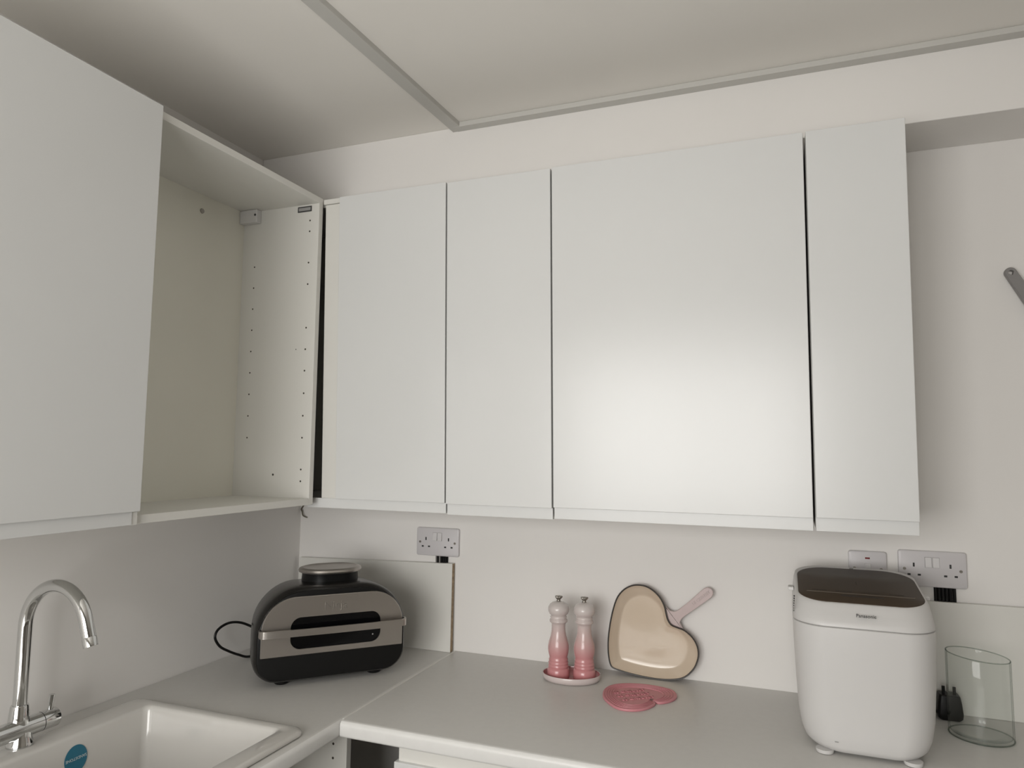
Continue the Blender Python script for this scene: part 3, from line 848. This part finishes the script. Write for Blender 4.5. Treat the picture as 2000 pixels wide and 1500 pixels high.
loft(bm, [bm_ring(0.03, 0.2580), bm_ring(0.0022, 0.2580), bm_ring(0.0006, 0.2590), bm_ring(0.0006, 0.264), bm_ring(0.0012, 0.270, iy=0.004, sl=SL * 0.2), bm_ring(0.0030, 0.280, iy=0.014, sl=SL * 0.55), bm_ring(0.0050, 0.2895, iy=0.024, sl=SL * 0.85),
          bm_ring(0.0080, top0 - 0.0015, iy=0.0300, sl=SL), bm_ring(0.0105, top0 - 0.0004, iy=0.0325, sl=SL), bm_ring(0.016, top0, iy=0.038, sl=SL), bm_ring(0.09, top0, 0.03, 0.03, iy=0.11, sl=SL)])
ld_ = fin('lid', bm, BMWHITE, t, ang=50)
bm = bmesh.new()
pr = lambda i, z_: bm_ring(0.0125 + i, z_, 0.052 - i * 0.5, 0.068 - i * 0.5, iy=0.0430 + i, sl=SL, cyo=-0.008)
loft(bm, [pr(0, top0 - 0.001), pr(0, top0 + 0.0008), pr(0.0008, top0 + 0.0014), pr(0.08, top0 + 0.0014)])
pnl = fin('lid_panel', bm, BROWN, t, ang=50)
pnl['label'] = 'glossy brown control panel'
zl = lambda y_: top0 + 0.0014 + SL * (y_ + hy)
def on_panel(name, x0, x1, y0, y1, m, h=0.0003):
    bm = bmesh.new()
    loft(bm, [[(x0, y0, zl(y0) - 0.0006), (x1, y0, zl(y0) - 0.0006), (x1, y1, zl(y1) - 0.0006), (x0, y1, zl(y1) - 0.0006)],
              [(x0, y0, zl(y0) + h), (x1, y0, zl(y0) + h), (x1, y1, zl(y1) + h), (x0, y1, zl(y1) + h)]])
    return fin(name, bm, m, pnl)
on_panel('display_slot', -0.038, 0.045, -0.0950, -0.0850, BROWND)
on_panel('panel_line', -0.105, 0.105, -0.0750, -0.0738, mat('panel_line_print', (0.22, 0.18, 0.145), 0.4))
for x_, w_ in ((-0.078, 0.030), (-0.030, 0.034), (0.022, 0.038), (0.072, 0.028)):
    on_panel('printed_text', x_ - w_ / 2, x_ + w_ / 2, -0.0640, -0.0590, BROWND, 0.0001)
on_panel('lid_mark', -0.0012, 0.0012, -0.010, 0.012, BROWND, 0.0001)
text('maker_lettering', 'Panasonic', 0.0094, PRINT, ld_, frame_mat((0.0030, -hy - 0.0002, 0.2835), (1, 0, 0), (0, 0.36, 1)), 0.0012)
bm = bmesh.new()
tube_bm(bm, [(0.0, 0.118, zl(0.118) - 0.004), (0.0, 0.118, zl(0.118) + 0.0002)], 0.0042, 14)
fin('lid_button', bm, CABLEG, ld_)
for s in (-1, 1):
    box('side_lug', (s * (hx + 0.002) - 0.006, -0.012, 0.2970), (s * (hx + 0.002) + 0.006, 0.016, 0.3055), BMWHITE, t, 0.002)
for k in range(7):
    f = k / 6
    box('vent_slot', (-hx + 0.0030 - 0.0010 * f - 0.0008, -0.112 - 0.0030 * f, 0.3020 - 0.030 * f), (-hx + 0.0050 - 0.0030 * f, -0.105 - 0.0030 * f, 0.3044 - 0.030 * f), DARKGAP, ld_, 0)
for fx, fy in ((-0.080, -0.142), (0.080, -0.142), (-0.083, 0.12), (0.083, 0.12)):
    lathe('foot', [(0.012, 0.0), (0.0165, 0.0015), (0.0175, 0.005), (0.0175, 0.0085)], mat('clear_rubber', (0.82, 0.81, 0.79), 0.3) if fx < -0.08 and fy < 0 else BMWHITE, t, (fx, fy, 0), 20)
sm = box('scuff_mark', (-0.062, -0.1645, 0.0300), (-0.055, -0.1580, 0.0318), LABELL, t, 0)

# ------------------------------------------------------------------ plug lying behind the bread maker
t = thing('mains_plug', 'black three-pin plug on the worktop between the bread maker and the vase', 'plug', (1.882, -0.052, 0))
bm = bmesh.new()
R4 = lambda a_, b_, z_: [(x_, y_, z_) for x_, y_ in rrect(a_, b_, 0.006, 4)]
loft(bm, [R4(0.020, 0.017, 0.0003), R4(0.0250, 0.021, 0.006), R4(0.0262, 0.0225, 0.016), R4(0.0240, 0.021, 0.040), R4(0.0215, 0.019, 0.0545), R4(0.0195, 0.017, 0.0565)])
fin('body', bm, BLACK, t)
for x_, y_, wx in ((-0.011, -0.006, 0.0032), (0.011, -0.006, 0.0032), (0.0, 0.009, 0.002)):
    box('pin', (x_ - wx, y_ - 0.002, 0.056), (x_ + wx, y_ + 0.002, 0.074), PEWTER if y_ > 0 else BLACK, t, 0.0004)
tube('cord', catmull([(-0.024, 0.0, 0.014), (-0.045, 0.004, 0.010), (-0.075, 0.008, 0.0045), (-0.10, 0.009, 0.0045), (-0.125, 0.010, 0.0045)], 6), 0.0036, BLACK, t, 10)

# ------------------------------------------------------------------ glass vase
t = thing('glass_vase', 'clear cylindrical glass vase at the right end of the worktop', 'vase', (1.924, -0.147, 0.0005))
n = 64
def vring(r, z_, slant=0.0):
    return [(r * math.cos(2 * math.pi * j / n), r * math.sin(2 * math.pi * j / n), z_ - slant * math.cos(2 * math.pi * j / n)) for j in range(n)]
bm = bmesh.new()
loft(bm, [vring(0.03, 0.0), vring(0.0585, 0.0), vring(0.0605, 0.0015), vring(0.0612, 0.004), vring(0.0612, 0.02), vring(0.0610, 0.169, 0.0045), vring(0.0604, 0.1712, 0.0045), vring(0.0597, 0.1718, 0.0045), vring(0.0590, 0.1712, 0.0045), vring(0.0586, 0.169, 0.0045), vring(0.0586, 0.02), vring(0.0582, 0.009), vring(0.0565, 0.0068), vring(0.03, 0.0062)])
fin('glass', bm, GLASS, t, ang=60)
for nm, rr_, zz, sl_ in (('rim', 0.0600, 0.1722, 0.0045), ('foot_edge', 0.0606, 0.0022, 0.0)):
    bm = bmesh.new()
    k_ = 0.0012 if nm == 'rim' else 0.0015
    loft(bm, [vring(rr_ + k_ * math.cos(a), zz + k_ * math.sin(a), sl_) for a in [2 * math.pi * q_ / 8 for q_ in range(9)]], False, False)
    fin(nm, bm, GLASSE, t, ang=80)

# ------------------------------------------------------------------ grey utensil hanging on the back wall at the right edge
ua = math.atan2(0.033, 0.065)
t = thing('hanging_utensil', 'grey handle of a utensil hanging on the wall at the right edge', 'utensil', (2.0585, -0.0175, 1.050), rz=0.0)
ex = Vector((math.sin(ua), 0, -math.cos(ua)))
ey = Vector((math.cos(ua), 0, math.sin(ua)))
def U(s_, w_, d_):
    v = ex * s_ + ey * w_
    return (v.x, d_, v.z)
bm = bmesh.new()
nh = 24
outer, inner = [], []
hs, L_ = 0.0, 0.30
def hw(s_):
    return 0.0128 + 0.004 * min(1, max(0, s_ / 0.25))
ol = [(0.0128 * -math.cos(a), 0.0128 * math.sin(a)) for a in [math.radians(-90 + k * 15) for k in range(13)]]
ol = [(-0.0128 * math.cos(math.radians(-90 + k * 15)), 0.0128 * math.sin(math.radians(-90 + k * 15))) for k in range(13)] + [(0.12, 0.0140), (L_, 0.0165), (L_, -0.0165), (0.12, -0.0140)]
ih = []
for (s_, w_) in ol:
    a = math.atan2(w_, s_ - 0.001)
    ih.append((0.001 + 0.0062 * math.cos(a), 0.0062 * math.sin(a)))
loft(bm, [[U(s_, w_, 0.007) for s_, w_ in ih], [U(s_, w_, 0.007) for s_, w_ in inset(ol, 0.002)], [U(s_, w_, 0.004) for s_, w_ in ol], [U(s_, w_, -0.004) for s_, w_ in ol], [U(s_, w_, -0.007) for s_, w_ in inset(ol, 0.002)], [U(s_, w_, -0.007) for s_, w_ in ih], [U(s_, w_, 0.007) for s_, w_ in ih]], False, False)
fin('handle', bm, GREYPL, t, ang=40)
bm = bmesh.new()
bl = [(0.295, -0.012), (0.295, 0.012), (0.34, 0.035), (0.44, 0.042), (0.45, 0.036), (0.45, -0.036), (0.44, -0.042), (0.34, -0.035)]
loft(bm, [[U(s_, w_, 0.003) for s_, w_ in bl], [U(s_, w_, -0.003) for s_, w_ in bl]])
fin('blade', bm, GREYPL, t)
tube('wall_hook', [U(0.20, 0.0, 0.0172), U(0.20, 0, 0.006)], 0.006, PEWTER, t, 12)
